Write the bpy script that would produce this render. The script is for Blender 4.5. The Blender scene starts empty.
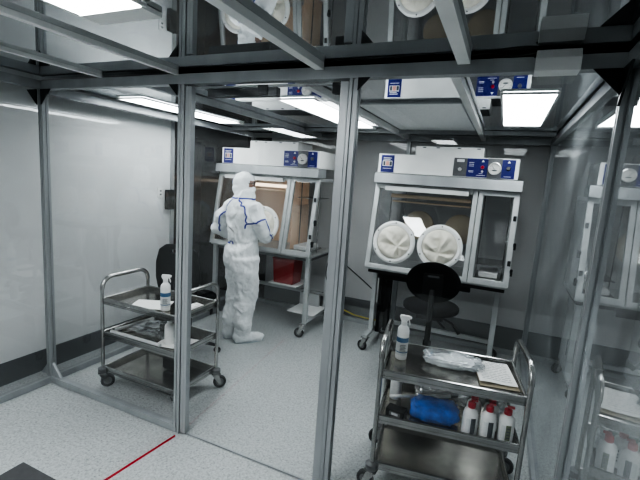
import bpy, bmesh, math, random
from mathutils import Vector, Matrix, noise
from mathutils.bvhtree import BVHTree
random.seed(7)
col = bpy.context.scene.collection
PI = math.pi

# ------------------------------------------------------------------ materials
MATS = {}
def principled(name, color, rough=.5, metal=0., spec=.5, **kw):
    m = bpy.data.materials.new(name); m.use_nodes = True
    b = m.node_tree.nodes['Principled BSDF']
    b.inputs['Base Color'].default_value = (*color, 1)
    b.inputs['Roughness'].default_value = rough
    b.inputs['Metallic'].default_value = metal
    b.inputs['Specular IOR Level'].default_value = spec
    for k, v in kw.items():
        b.inputs[k.replace('_', ' ')].default_value = v
    MATS[name] = m
    return m
def add_noise(m, scale=40, amt=.12, bump=0., detail=4, rough_amt=0, stretch=None):
    """break the base colour up a little, and optionally bump the surface"""
    nt = m.node_tree; b = nt.nodes['Principled BSDF']; N = nt.nodes.new
    tc = N('ShaderNodeTexCoord'); no = N('ShaderNodeTexNoise')
    no.inputs['Scale'].default_value = scale; no.inputs['Detail'].default_value = detail
    src = tc.outputs['Object']
    if stretch:
        mp = N('ShaderNodeMapping'); mp.inputs['Scale'].default_value = stretch
        nt.links.new(src, mp.inputs['Vector']); src = mp.outputs['Vector']
    nt.links.new(src, no.inputs['Vector'])
    c = b.inputs['Base Color'].default_value[:3]
    cr = N('ShaderNodeValToRGB')
    cr.color_ramp.elements[0].position = .3; cr.color_ramp.elements[1].position = .7
    cr.color_ramp.elements[0].color = (*[x * (1 - amt) for x in c], 1)
    cr.color_ramp.elements[1].color = (*[min(1, x * (1 + amt)) for x in c], 1)
    nt.links.new(no.outputs['Fac'], cr.inputs['Fac']); nt.links.new(cr.outputs['Color'], b.inputs['Base Color'])
    if bump:
        bp = N('ShaderNodeBump'); bp.inputs['Strength'].default_value = bump; bp.inputs['Distance'].default_value = .01
        nt.links.new(no.outputs['Fac'], bp.inputs['Height']); nt.links.new(bp.outputs['Normal'], b.inputs['Normal'])
    return m

alu   = add_noise(principled('aluminium extrusion', (.40, .42, .43), .42, .35), 6, .12, 0, 3, stretch=(1, 1, .2))
alul  = add_noise(principled('pale aluminium frame', (.50, .52, .52), .4, .3), 8, .1)
steel = add_noise(principled('stainless steel', (.45, .45, .44), .22, 1.), 9, .18, 0)
shelfm = add_noise(principled('worn stainless sheet', (.40, .385, .35), .2, 1.), 6, .25, .05)
dark  = principled('dark gusset', (.025, .028, .03), .45, .3)
slotm = principled('slot dark grey', (.05, .055, .06), .6, .4)  # plain dark grey for the operator box end and the door track
white = add_noise(principled('white powder coat', (.78, .79, .78), .4), 5, .05)
cream = add_noise(principled('cream glove fabric', (.72, .70, .62), .7), 18, .06, .35)
tyvek = add_noise(principled('white coverall fabric', (.84, .87, .88), .6, 0, .3), 16, .07, 1., 7)
[setattr(n.inputs['Distance'], 'default_value', .018) for n in tyvek.node_tree.nodes if n.type == 'BUMP']
bluet = principled('blue seam tape', (.02, .04, .33), .5)
blue  = principled('deep blue panel', (.012, .016, .17), .35)
blueb = add_noise(principled('blue plastic wrap', (.015, .13, .55), .18, 0, .8), 25, .3, .8)
grey  = principled('control plate grey', (.15, .155, .16), .4, .4)
black = add_noise(principled('black moulded plastic', (.008, .0085, .009), .5, 0, .3), 20, .3)
blackf = add_noise(principled('black fabric', (.003, .0032, .0035), .8, 0, .06), 60, .3)
red   = add_noise(principled('red plastic', (.33, .008, .01), .4), 5, .12)
redcap = principled('red cap', (.45, .01, .03), .35)
redtape = principled('red tape', (.42, .0, .015), .5)
yellow = principled('yellow hose', (.6, .5, .04), .5)
bottle = principled('white bottle plastic', (.85, .86, .85), .3, Subsurface_Weight=.0)
labelw = principled('printed label white', (.7, .72, .72), .5)
labelb = principled('label blue band', (.02, .12, .26), .5)
labelg = principled('label green grey', (.16, .19, .12), .5)
labelk = principled('label print dark', (.08, .09, .1), .5)
paper = add_noise(principled('paper', (.86, .86, .84), .8), 30, .03)
skin  = principled('skin', (.30, .17, .12), .5)
hair  = principled('dark hair', (.02, .015, .012), .6)
eyew  = principled('eye white', (.8, .8, .78), .3)
eyeb  = principled('eye dark', (.02, .015, .01), .2)
rubber = principled('caster rubber', (.02, .021, .022), .6)
tan   = add_noise(principled('peach liner', (.85, .62, .44), .6), 3, .05)
brass = principled('warm light tube', (.85, .70, .52), .25)
wallm = add_noise(principled('painted wall', (.70, .72, .72), .55), 1.2, .04)
wallg = add_noise(principled('grey painted wall', (.46, .47, .475), .6), 1.5, .06)
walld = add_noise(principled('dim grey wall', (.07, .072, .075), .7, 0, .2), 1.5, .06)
wallback = add_noise(principled('back painted wall', (.60, .61, .61), .6), 1.5, .06)
basem = principled('grey vinyl cove', (.13, .14, .145), .5)
brown = add_noise(principled('dark brown laminate', (.012, .008, .006), .7, 0, .1), 3, .35, stretch=(4, 4, .4))
plenum = add_noise(principled('plenum dark', (.04, .041, .042), .7), 3, .3)
dgrey = add_noise(principled('dark grey bench top', (.05, .052, .055), .5), 60, .1)
silver = principled('gauge silver', (.6, .6, .6), .3, .6)
pinkp = principled('pink print', (.6, .3, .25), .5)

# speckled sheet vinyl floor
floorm = principled('speckled floor vinyl', (.47, .49, .49), .38, 0, .45)
def _floor():
    nt = floorm.node_tree; b = nt.nodes['Principled BSDF']; N = nt.nodes.new; L = nt.links.new
    tc = N('ShaderNodeTexCoord')
    v = N('ShaderNodeTexVoronoi'); v.inputs['Scale'].default_value = 130
    n = N('ShaderNodeTexNoise'); n.inputs['Scale'].default_value = 70; n.inputs['Detail'].default_value = 5
    n2 = N('ShaderNodeTexNoise'); n2.inputs['Scale'].default_value = 1.6
    for x in (v, n, n2): L(tc.outputs['Object'], x.inputs['Vector'])
    cr = N('ShaderNodeValToRGB'); e = cr.color_ramp.elements
    e[0].position = 0; e[0].color = (.30, .32, .32, 1); e[1].position = .35; e[1].color = (.50, .525, .525, 1)
    L(v.outputs['Color'], cr.inputs['Fac'])
    mx = N('ShaderNodeMixRGB'); mx.blend_type = 'MULTIPLY'; mx.inputs['Fac'].default_value = .55
    cr2 = N('ShaderNodeValToRGB'); e = cr2.color_ramp.elements
    e[0].position = .38; e[0].color = (.62, .62, .62, 1); e[1].position = .6; e[1].color = (1, 1, 1, 1)
    L(n.outputs['Fac'], cr2.inputs['Fac']); L(cr.outputs['Color'], mx.inputs['Color1']); L(cr2.outputs['Color'], mx.inputs['Color2'])
    L(mx.outputs['Color'], b.inputs['Base Color'])
    mr = N('ShaderNodeMapRange'); mr.inputs['To Min'].default_value = .28; mr.inputs['To Max'].default_value = .5
    L(n2.outputs['Fac'], mr.inputs['Value']); L(mr.outputs['Result'], b.inputs['Roughness'])
_floor()

def emis(name, color, s):
    m = bpy.data.materials.new(name); m.use_nodes = True; nt = m.node_tree; nt.nodes.clear()
    e = nt.nodes.new('ShaderNodeEmission'); o = nt.nodes.new('ShaderNodeOutputMaterial')
    e.inputs['Color'].default_value = (*color, 1); e.inputs['Strength'].default_value = s
    nt.links.new(e.outputs[0], o.inputs['Surface']); return m
lamp = emis('light diffuser', (.93, .98, 1.), 8.)
lamp_fill = emis('added fill diffuser', (.95, .98, 1.), 6.)  # emission of the added fill panels behind the viewer
lamp_near = emis('near light diffuser', (.95, .98, 1.), 16.)
lamp_soft = emis('glove box lamp', (1., .8, .6), 1.2)

def sheet_mat(name, boost=1., haze=.05, hazecol=(.75, .8, .82), opaque=None, bump=0., smear=1., tint=.96, floor_r=.0, rough=0.0):
    """clear plastic sheet: angle-dependent mirror (both faces of the sheet), a little haze and smears.
    opaque: colour of what lies directly behind instead of see-through"""
    m = bpy.data.materials.new(name); m.use_nodes = True; nt = m.node_tree; nt.nodes.clear(); N = nt.nodes.new; L = nt.links.new
    def math_(op, a, b=None, clamp=False):
        x = N('ShaderNodeMath'); x.operation = op; x.use_clamp = clamp
        for i, q in enumerate((a, b)):
            if q is None: continue
            if isinstance(q, (int, float)): x.inputs[i].default_value = q
            else: L(q, x.inputs[i])
        return x.outputs[0]
    g = N('ShaderNodeNewGeometry'); d = N('ShaderNodeVectorMath'); d.operation = 'DOT_PRODUCT'
    L(g.outputs['Incoming'], d.inputs[0]); L(g.outputs['Normal'], d.inputs[1])
    c = math_('ABSOLUTE', d.outputs['Value'])
    s = math_('POWER', math_('SUBTRACT', 1., c), 5.)
    R = math_('ADD', math_('MULTIPLY', s, .96), .04)
    R2 = math_('DIVIDE', math_('MULTIPLY', R, 2.), math_('ADD', R, 1.))
    R2 = math_('ADD', math_('MULTIPLY', R2, boost), floor_r, True)
    tc = N('ShaderNodeTexCoord'); no = N('ShaderNodeTexNoise'); no.inputs['Scale'].default_value = 2.2; no.inputs['Detail'].default_value = 6
    no.inputs['Distortion'].default_value = .8
    L(tc.outputs['Object'], no.inputs['Vector'])
    mr = N('ShaderNodeMapRange'); mr.inputs['From Min'].default_value = .35; mr.inputs['From Max'].default_value = .75
    mr.inputs['To Min'].default_value = haze * .4; mr.inputs['To Max'].default_value = haze * (1 + smear)
    L(no.outputs['Fac'], mr.inputs['Value'])
    if opaque: base = N('ShaderNodeBsdfDiffuse'); base.inputs['Color'].default_value = (*opaque, 1)
    else: base = N('ShaderNodeBsdfTransparent'); base.inputs['Color'].default_value = (tint, tint, tint, 1)
    df = N('ShaderNodeBsdfDiffuse'); df.inputs['Color'].default_value = (*hazecol, 1)
    gl = N('ShaderNodeBsdfGlossy'); gl.inputs['Roughness'].default_value = rough
    gl.inputs['Color'].default_value = (.95, .97, .98, 1)
    if bump:
        n3 = N('ShaderNodeTexNoise'); n3.inputs['Scale'].default_value = 1.3; L(tc.outputs['Object'], n3.inputs['Vector'])
        bp = N('ShaderNodeBump'); bp.inputs['Strength'].default_value = bump; bp.inputs['Distance'].default_value = .01
        L(n3.outputs['Fac'], bp.inputs['Height']); L(bp.outputs['Normal'], gl.inputs['Normal'])
    m1 = N('ShaderNodeMixShader'); m2 = N('ShaderNodeMixShader'); o = N('ShaderNodeOutputMaterial')
    L(mr.outputs['Result'], m1.inputs[0]); L(base.outputs[0], m1.inputs[1]); L(df.outputs[0], m1.inputs[2])
    L(R2, m2.inputs[0]); L(m1.outputs[0], m2.inputs[1]); L(gl.outputs[0], m2.inputs[2]); L(m2.outputs[0], o.inputs['Surface'])
    return m
acrylic = sheet_mat('clear acrylic wall', 1.0, .012)
acrylic_side = sheet_mat('clear acrylic side wall', 1.0, .22, bump=0.02, smear=2.2)
acrylic_left = sheet_mat('clear acrylic left wall', .9, .015)
acrylic_back = sheet_mat('clear acrylic back wall', .3, .02)
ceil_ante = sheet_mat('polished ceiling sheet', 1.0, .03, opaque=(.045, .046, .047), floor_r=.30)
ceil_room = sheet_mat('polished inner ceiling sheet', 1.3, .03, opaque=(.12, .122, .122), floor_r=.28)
boxglass = sheet_mat('isolator window', 1.0, .02)
film = sheet_mat('clear plastic film', 1.4, .4, hazecol=(.85, .9, .92), bump=.3)
openbag = sheet_mat('clear polythene bag', 1.6, .12, hazecol=(.85, .9, .92), bump=.3, rough=.1)

# ------------------------------------------------------------------ mesh builder
class MB:
    def __init__(s): s.v = []; s.f = []; s.mi = []; s.m = 0; s.mats = []
    def use(s, mat):
        if mat not in s.mats: s.mats.append(mat)
        s.m = s.mats.index(mat); return s
    def add(s, vs, fs, T=None):
        o = len(s.v)
        for v in vs: s.v.append(tuple(T @ Vector(v)) if T is not None else tuple(v))
        for f in fs: s.f.append([i + o for i in f]); s.mi.append(s.m)
        return s
    def box(s, x0, x1, y0, y1, z0, z1, T=None):
        vs = [(x, y, z) for x in (x0, x1) for y in (y0, y1) for z in (z0, z1)]
        return s.add(vs, [(0,1,3,2),(4,6,7,5),(0,4,5,1),(2,3,7,6),(0,2,6,4),(1,5,7,3)], T)
    def prism(s, poly, axis, a, b, T=None):
        """poly: 2-D points; axis 'x','y','z' is the extrusion axis"""
        def P(u, v, w): return {'x': (w, u, v), 'y': (u, w, v), 'z': (u, v, w)}[axis]
        n = len(poly); vs = [P(u, v, a) for u, v in poly] + [P(u, v, b) for u, v in poly]
        fs = [list(range(n))[::-1], list(range(n, 2*n))] + [[i, (i+1) % n, n+(i+1) % n, n+i] for i in range(n)]
        return s.add(vs, fs, T)
    def tube(s, pts, r, seg=12, caps=True, T=None, ry=None, up=None, closed=False):
        """swept tube; r float or list; ry = second radius (flat sections)"""
        pts = [Vector(p) for p in pts]; n = len(pts)
        rs = r if isinstance(r, (list, tuple)) else [r]*n
        rys = (ry if isinstance(ry, (list, tuple)) else [ry]*n) if ry is not None else rs
        vs = []; prev = None
        for i, p in enumerate(pts):
            if closed: d = (pts[(i+1) % n] - pts[i-1])
            else: d = pts[min(i+1, n-1)] - pts[max(i-1, 0)]
            d.normalize()
            if prev is None:
                a = Vector(up) if up else (Vector((0,0,1)) if abs(d.z) < .9 else Vector((1,0,0)))
            else: a = prev
            a = (a - d*a.dot(d)).normalized(); b = d.cross(a); prev = a
            for k in range(seg):
                t = 2*PI*k/seg
                vs.append(p + a*math.cos(t)*rs[i] + b*math.sin(t)*rys[i])
        fs = []
        m = n if closed else n-1
        for i in range(m):
            j = (i+1) % n
            for k in range(seg):
                fs.append((i*seg+k, i*seg+(k+1) % seg, j*seg+(k+1) % seg, j*seg+k))
        if caps and not closed:
            fs.append(list(range(seg))[::-1]); fs.append(list(range((n-1)*seg, n*seg)))
        return s.add(vs, fs, T)
    def lathe(s, prof, seg=24, T=None, caps=True):
        """prof: (radius, height) about local z"""
        vs = []; n = len(prof)
        for r, z in prof:
            for k in range(seg):
                t = 2*PI*k/seg; vs.append((r*math.cos(t), r*math.sin(t), z))
        fs = [(i*seg+k, i*seg+(k+1) % seg, (i+1)*seg+(k+1) % seg, (i+1)*seg+k) for i in range(n-1) for k in range(seg)]
        if caps: fs.append(list(range(seg))[::-1]); fs.append(list(range((n-1)*seg, n*seg)))
        return s.add(vs, fs, T)
    def grid(s, fn, nu, nv, T=None):
        vs = [fn(i/nu, j/nv) for i in range(nu+1) for j in range(nv+1)]
        fs = [(i*(nv+1)+j, (i+1)*(nv+1)+j, (i+1)*(nv+1)+j+1, i*(nv+1)+j+1) for i in range(nu) for j in range(nv)]
        return s.add(vs, fs, T)
    def ell(s, c, r, seg=20, rings=14, T=None):
        M = Matrix.Translation(Vector(c)) @ Matrix.Diagonal((r[0], r[1], r[2], 1))
        if T is not None: M = T @ M
        return s.lathe([(max(math.sin(PI*i/rings), 1e-3), -math.cos(PI*i/rings)) for i in range(rings+1)], seg, M)
    def build(s, name, mat=None, parent=None, bevel=0, smooth=False, solid=0, seg=2, normals=True):
        me = bpy.data.meshes.new(name); me.from_pydata(s.v, [], s.f)
        if s.mats:
            for q in s.mats: me.materials.append(q)
            me.polygons.foreach_set('material_index', s.mi)
        elif mat: me.materials.append(mat)
        if normals:
            bm = bmesh.new(); bm.from_mesh(me); bmesh.ops.recalc_face_normals(bm, faces=bm.faces); bm.to_mesh(me); bm.free()
        if smooth: me.shade_smooth() if smooth is True else me.shade_smooth()
        o = bpy.data.objects.new(name, me); col.objects.link(o)
        if parent: o.parent = parent
        if solid:
            md = o.modifiers.new('solid', 'SOLIDIFY'); md.thickness = solid; md.offset = 0
        if bevel:
            md = o.modifiers.new('bevel', 'BEVEL'); md.width = bevel; md.segments = seg; md.limit_method = 'ANGLE'; md.angle_limit = .6
            md.harden_normals = False
        if smooth == 'auto' or (smooth and bevel == 0):
            pass
        return o
def autosmooth(o, ang=40):
    me = o.data; me.shade_smooth()
    bm = bmesh.new(); bm.from_mesh(me)
    for e in bm.edges:
        if len(e.link_faces) == 2 and e.calc_face_angle(0) > math.radians(ang): e.smooth = False
    bm.to_mesh(me); bm.free(); return o
def empty(name, loc, rz=0):
    o = bpy.data.objects.new(name, None); col.objects.link(o); o.location = loc; o.rotation_euler = (0, 0, rz); o.empty_display_size = .1
    return o
def tag(o, label, cat, group=None, kind=None):
    if label: o['label'] = label
    if cat: o['category'] = cat
    if group: o['group'] = group
    if kind: o['kind'] = kind
    return o
def struct(o, label=None, cat=None):
    o['kind'] = 'structure'
    if label: o['label'] = label
    if cat: o['category'] = cat
    return o
def kids(o): return [c for c in bpy.data.objects if c.parent == o]
def copy_tree(o, parent=None):
    c = o.copy(); col.objects.link(c)
    if parent: c.parent = parent
    for ch in kids(o): copy_tree(ch, c)
    return c
def quad(name, mat, pts, parent=None):
    m = MB(); m.add(pts, [(0,1,2,3)]); return m.build(name, mat, parent, normals=False)

# ------------------------------------------------------------------ layout constants (metres)
FY = 1.85            # front wall of the inner bay
PX = (-2.93, -1.70, -.705, .36)
BY = 4.42            # back wall of the bay
HZ0, HZ1 = 2.105, 2.16
CA, CI = 2.178, 2.15  # ceiling sheets: anteroom / inner bay
WX = -3.15           # painted room wall, left
BW = 4.56            # painted room wall, back

# ------------------------------------------------------------------ room shell
struct(MB().box(-4.6, 2.2, -2.6, BW+.15, -.1, 0).build('floor', floorm), 'pale grey speckled vinyl floor of the clean room', 'floor')
struct(MB().box(WX-.1, WX, -2.5, 3.27, 0, 2.9).build('wall_left', wallm), 'smooth white painted wall left of the clear enclosure', 'wall')
struct(MB().box(-2.75, 2.1, BW, BW+.1, 0, 2.9).build('wall_back', wallback), 'grey white painted wall behind both isolators', 'wall')
struct(MB().box(1.25, 1.35, -2.5, BW, 0, 2.9).build('wall_right', wallg), 'grey painted wall beyond the right clear panel', 'wall')
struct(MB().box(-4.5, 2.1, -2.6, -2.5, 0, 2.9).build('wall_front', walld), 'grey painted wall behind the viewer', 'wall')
m = MB(); m.box(-4.5, -4.4, 3.17, BW+.1, 0, 2.9); m.box(-4.4, WX-.1, 3.17, 3.27, 0, 2.9); m.box(-4.4, -2.75, BW, BW+.1, 0, 2.9)
struct(m.build('wall_recess', brown), 'dark brown recess behind the left isolator', 'wall')
# coved baseboards
def cove(name, x0, x1, y0, y1, h=.17):
    struct(MB().box(x0, x1, y0, y1, 0, h).build(name, basem, None, .004), 'dark grey vinyl baseboard along the wall foot', 'baseboard')
cove('baseboard_left', WX, WX+.012, -2.5, 3.27)
cove('baseboard_back', -2.75, 1.25, BW-.012, BW, .24)
cove('baseboard_right', 1.238, 1.25, -2.5, BW)
# dark plenum over everything, polished sheets under it
struct(MB().box(-4.5, 2.1, -2.6, BW+.1, 2.9, 2.95).build('ceiling', plenum), 'dark plenum ceiling over the enclosure', 'ceiling')
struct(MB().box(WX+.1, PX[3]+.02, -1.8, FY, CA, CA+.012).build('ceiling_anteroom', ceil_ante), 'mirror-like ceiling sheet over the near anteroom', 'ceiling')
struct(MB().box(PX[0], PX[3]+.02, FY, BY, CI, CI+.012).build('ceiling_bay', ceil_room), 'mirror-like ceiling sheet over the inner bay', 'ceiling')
beamw = add_noise(principled('white painted beam', (.82, .83, .82), .45), 5, .06)
# wall end trim with rounded head at the end of the white wall
m = MB(); m.box(WX-.02, WX+.012, 3.25, 3.30, 0, 2.15); struct(m.build('trim_1', alu, None, .003), 'grey metal edge trim ending the white wall', 'trim')
# ------------------------------------------------------------------ enclosure frame (45 mm slotted profile)
def profile_post(name, x, y, z0, z1, w=.045, label=None, extra=None):
    m = MB(); h = w/2
    m.use(alu)
    g = .005; d = .006   # slot half width, depth
    poly = []
    for k in range(4):
        c, s_ = (math.cos(k*PI/2), math.sin(k*PI/2))
        for u, v in ((h, -h), (h, -g), (h-d, -g), (h-d, g), (h, g)):
            poly.append((x + c*u - s_*v, y + s_*u + c*v))
    m.prism(poly, 'z', z0, z1)
    o = m.build(name, None, None, .0015)
    return struct(o, label, 'post' if label else None)
def profile_bar(name, p0, p1, w=.045, h=.055, label=None, slot=False, mat=None):
    """straight bar along x or y, with a slot line on its sides"""
    p0, p1 = Vector(p0), Vector(p1); m = MB(); m.use(mat or alu)
    a = w/2; g = .005; d = .006; b = h/2
    poly = [(a,-b),(a,-g),(a-d,-g),(a-d,g),(a,g),(a,b),(g,b),(g,b-d),(-g,b-d),(-g,b),(-a,b),(-a,g),(-a+d,g),(-a+d,-g),(-a,-g),(-a,-b),(-g,-b),(-g,-b+d),(g,-b+d),(g,-b)] if slot else [(a,-b),(a,b),(-a,b),(-a,-b)]
    if abs(p1.x-p0.x) > abs(p1.y-p0.y):
        m.prism([(p0.y+u, p0.z+v) for u, v in poly], 'x', p0.x, p1.x)
    else:
        m.prism([(p0.x+u, p0.z+v) for u, v in poly], 'y', p0.y, p1.y)
    return struct(m.build(name, None, None, .0012), label, 'beam' if label else None)
posts = [('trim_2', PX[0], FY), ('trim_3', PX[1], FY), ('trim_4', PX[2]+.02, FY), ('trim_5', PX[3], FY), ('trim_6', PX[0], BY), ('trim_7', PX[3], BY),
         ('trim_8', PX[0], -.9), ('trim_9', PX[3], -.9), ('trim_31', -.98, BY)]
plabels = ['aluminium post at the left corner of the bay front', 'aluminium post left of the door opening', 'aluminium post between door and right clear panel', 'aluminium corner post at the right side wall',
           'aluminium post at the back left corner', 'aluminium post at the back right corner', 'aluminium anteroom post on the left', 'aluminium anteroom post on the right', 'thin aluminium post in the back wall']
for (n, x, y), lb in zip(posts, plabels):
    profile_post(n, x, y, 0.0, HZ0, label=lb)
zc = (HZ0+HZ1)/2; hb = HZ1-HZ0
profile_bar('trim_10', (PX[0]-.02, FY, zc), (PX[3]+.02, FY, zc), .05, hb, 'aluminium header beam across the bay front')
profile_bar('trim_11', (PX[0]-.02, BY, zc-.02), (PX[3]+.02, BY, zc-.02), .045, hb, 'aluminium header beam along the back')
profile_bar('trim_12', (PX[0], FY+.03, zc-.02), (PX[0], BY-.03, zc-.02), .045, hb, 'aluminium header along the left side of the bay')
profile_bar('trim_13', (PX[0], -.9, zc), (PX[0], FY-.03, zc), .045, hb, 'aluminium header along the left side of the anteroom')
profile_bar('trim_14', (PX[3], FY+.03, zc-.02), (PX[3], BY-.03, zc-.02), .045, hb, 'aluminium header along the right side of the bay')
profile_bar('trim_15', (PX[3], -.9, zc), (PX[3], FY-.03, zc), .045, hb, 'aluminium header along the right side of the anteroom')
# anteroom ceiling beams
for i, x in enumerate((-2.33, -1.73, -.86, -.215)):
    profile_bar('trim_%d' % (16+i), (x, -1.6, CA-(.010, .012, .016, .018)[i]), (x, FY-.026, CA-(.010, .012, .016, .018)[i]), (.028, .03, .045, .05)[i], (.02, .024, .032, .036)[i], ['narrow ceiling beam nearest the left wall', 'ceiling beam meeting the post left of the door', 'ceiling beam meeting the header above the door', 'ceiling beam meeting the header right of the door'][i], mat=beamw)
for i, x in enumerate((-1.00, -.25)):
    profile_bar('trim_%d' % (20+i), (x, FY+.03, CI-.025), (x, BY-.03, CI-.025), .04, .04, ['inner ceiling beam left of the filter panel', 'inner ceiling beam right of the filter panel'][i], mat=beamw)
profile_bar('trim_22', (PX[0]+.03, 3.95, CI-.02), (PX[3]-.03, 3.95, CI-.02), .045, .03, 'cross beam of the inner ceiling near the isolators')
profile_bar('trim_32', (-2.0, FY+.03, CI-.025), (-2.0, BY-.03, CI-.025), .04, .04, 'inner ceiling beam above the person')
# floor rails
profile_bar('trim_23', (PX[0]+.022, FY, .025), (PX[1]-.022, FY, .025), .045, .045, 'aluminium floor rail under the front left clear panel')
profile_bar('trim_24', (PX[0], -.88, .025), (PX[0], FY-.022, .025), .045, .045, 'aluminium floor rail along the left of the anteroom')
profile_bar('trim_25', (PX[0], FY+.022, .025), (PX[0], BY-.022, .025), .045, .045, 'aluminium floor rail along the left of the bay')
profile_bar('trim_26', (PX[3], FY+.022, .025), (PX[3], BY-.022, .025), .045, .045, 'aluminium floor rail along the right of the bay')
profile_bar('trim_27', (PX[3], -.88, .025), (PX[3], FY-.022, .025), .045, .045, 'aluminium floor rail along the right of the anteroom')
profile_bar('trim_28', (PX[0]+.022, BY, .025), (PX[3]-.022, BY, .025), .045, .045, 'aluminium floor rail under the back wall')
# clear panels
def panel(name, mat, pts, label): return struct(quad(name, mat, pts), label, 'window')
z0, z1 = .045, HZ0
panel('window_1', acrylic, [(PX[0], FY, z0), (PX[1], FY, z0), (PX[1], FY, z1), (PX[0], FY, z1)], 'clear acrylic panel in front of the left cart')
panel('window_2', acrylic, [(PX[2]+.04, FY, .01), (PX[3], FY, .01), (PX[3], FY, z1), (PX[2]+.04, FY, z1)], 'clear acrylic panel in front of the right cart')
panel('window_3', acrylic_left, [(PX[0], FY, z0), (PX[0], BY, z0), (PX[0], BY, z1), (PX[0], FY, z1)], 'clear acrylic left wall of the bay')
panel('window_4', acrylic_left, [(PX[0], -.9, z0), (PX[0], FY, z0), (PX[0], FY, z1), (PX[0], -.9, z1)], 'clear acrylic left wall of the anteroom')
panel('window_5', acrylic_side, [(PX[3], FY, z0), (PX[3], BY, z0), (PX[3], BY, z1), (PX[3], FY, z1)], 'reflective clear right wall of the bay')
panel('window_6', acrylic_side, [(PX[3], -.9, z0), (PX[3], FY, z0), (PX[3], FY, z1), (PX[3], -.9, z1)], 'reflective clear right wall of the anteroom')
panel('window_7', acrylic_back, [(PX[0], BY, z0), (PX[3], BY, z0), (PX[3], BY, z1), (PX[0], BY, z1)], 'clear acrylic back wall behind the isolators')
# sliding door in the opening
d = struct(empty('door_1', (0, FY, 0)), 'clear sliding door between the two middle posts', 'door')
sx0, sx1 = PX[1]+.047, PX[2]-.026
m = MB().use(alu)
m.box(sx0-.02, sx0+.022, -.018, .018, .012, HZ0-.01); m.box(sx0-.001, sx0+.003, -.0195, .0195, .012, HZ0-.01)
m.build('door_stile', None, d, .003)
m = MB().use(alu); m.box(sx1-.022, sx1+.022, -.018, .018, .012, HZ0-.01)
m.build('door_stile', None, d, .003)
quad('door_pane', acrylic, [(sx0, 0, .012), (sx1, 0, .012), (sx1, 0, HZ0-.01), (sx0, 0, HZ0-.01)], d)
MB().box(sx0+.022, sx1-.022, -.004, .004, .002, .012).build('bottom_seal', alu, d)
# gussets, triangular plates
def gusset(i, x, y, dx, dz, s=.10, ax='y'):
    m = MB()
    if ax == 'y': m.prism([(x, 0), (x+dx*s, 0), (x, dz*s*1.0)], 'y', y-.004, y+.004)
    m.v = [(a, b, c+(HZ0)) for a, b, c in m.v]
    return struct(m.build('trim_%d' % i, dark, None, .001), 'dark triangular corner gusset plate under the header', 'bracket')
gusset(40, PX[0]-.022, FY-.028, -1, -1); gusset(41, PX[0]+.022, FY-.028, 1, -1); gusset(42, PX[1]-.022, FY-.028, -1, -1, .06)
gusset(43, PX[2]+.042, FY-.028, 1, -1, .055); gusset(44, PX[3]-.022, FY-.028, -1, -1, .10)
m = MB().prism([(FY-.022, HZ0), (FY-.14, HZ0), (FY-.022, HZ0-.13)], 'x', PX[3]-.03, PX[3]-.022)
struct(m.build('trim_45', dark), 'dark gusset on the right wall header', 'bracket')
for i, (x, s) in enumerate(((PX[0]-.022, -1), (PX[0]+.022, 1))):
    m = MB().prism([(x, .048), (x+s*.09, .048), (x, .15)], 'y', FY-.01, FY+.01)
    struct(m.build('trim_%d' % (46+i), alu, None, .002), 'small triangular bracket at the foot of the left post', 'bracket')
# header door actuator box with cable
m = MB().use(white)
m.prism([(FY-.11, 2.085), (FY-.0245, 2.085), (FY-.0245, 2.165), (FY-.085, 2.165), (FY-.11, 2.13)], 'x', .045, .19)
m.use(slotm).box(.19, .1925, FY-.08, FY-.04, 2.1, 2.15)
act = tag(m.build('door_operator_box', None, None, .003), 'grey metal box fixed on the header beam right of centre', 'door operator')
m = MB(); pts = []
for i in range(40):
    t = i/39; pts.append((-.21 + .33*t, FY-.032-.015*math.sin(t*PI)-.01*math.sin(9*t), 2.168 - .0*t + .006*math.sin(t*8)))
m.tube(pts, .003, 6)
pts = [(.12-.04+.04*math.cos(a), FY-.045, 2.15 + .0 + .014*math.sin(a)) for a in [k*PI/8 for k in range(0, 9)]]
m.tube(pts, .003, 6)
tag(m.build('thin_cable', principled('cable dark', (.03, .035, .03), .5), None, 0, True), 'thin dark cable running along the header to the grey box', 'cable')
# door track roller hardware above the door
m = MB().use(slotm); m.box(-1.56, -1.12, FY+.03, FY+.07, 2.045, 2.09)
for x in (-1.2, -.78): m.use(dark).box(x-.03, x+.03, FY+.02, FY+.06, 2.05, 2.10)
m.use(alu).box(-1.65, -.76, FY+.028, FY+.05, 2.09, 2.103)
struct(m.build('trim_50', None, None, .003), 'dark sliding door track with roller blocks under the header', 'door track')

# ------------------------------------------------------------------ ceiling lights and filter
def light(x, y0, y1, z, label, w=.25, s=None):
    t = tag(empty('ceiling_light', (x, (y0+y1)/2, z)), label, 'ceiling light', 'long ceiling light panels')
    l = (y1-y0)/2; w /= 2; e = .012
    MB().box(-w, w, -l, l, -.004, 0.001).build('diffuser', s or lamp, t)
    m = MB().use(white)
    m.box(-w-e, -w, -l-e, l+e, -.008, .004); m.box(w, w+e, -l-e, l+e, -.008, .004)
    m.box(-w, w, -l-e, -l, -.008, .004); m.box(-w, w, l, l+.09, -.012, .004)
    m.build('light_frame', None, t)
    return t
light(.055, 2.40, 3.50, CI-.006, 'bright rectangular ceiling light above the right isolator')
light(-1.31, 2.45, 3.75, CI-.006, 'bright rectangular ceiling light behind the door post')
light(-2.66, 2.33, 3.55, CI-.006, 'long narrow ceiling light near the left wall')
light(-1.31, -.15, 1.06, CA-.006, 'bright ceiling light panel at the top left, over the anteroom', .3, lamp_near)
light(-.75, -1.75, -1.2, CA-.006, 'added fill light panel, out of view over the near end of the anteroom', .3, lamp_fill)  # made-up source behind the camera, brightens the anteroom
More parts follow.
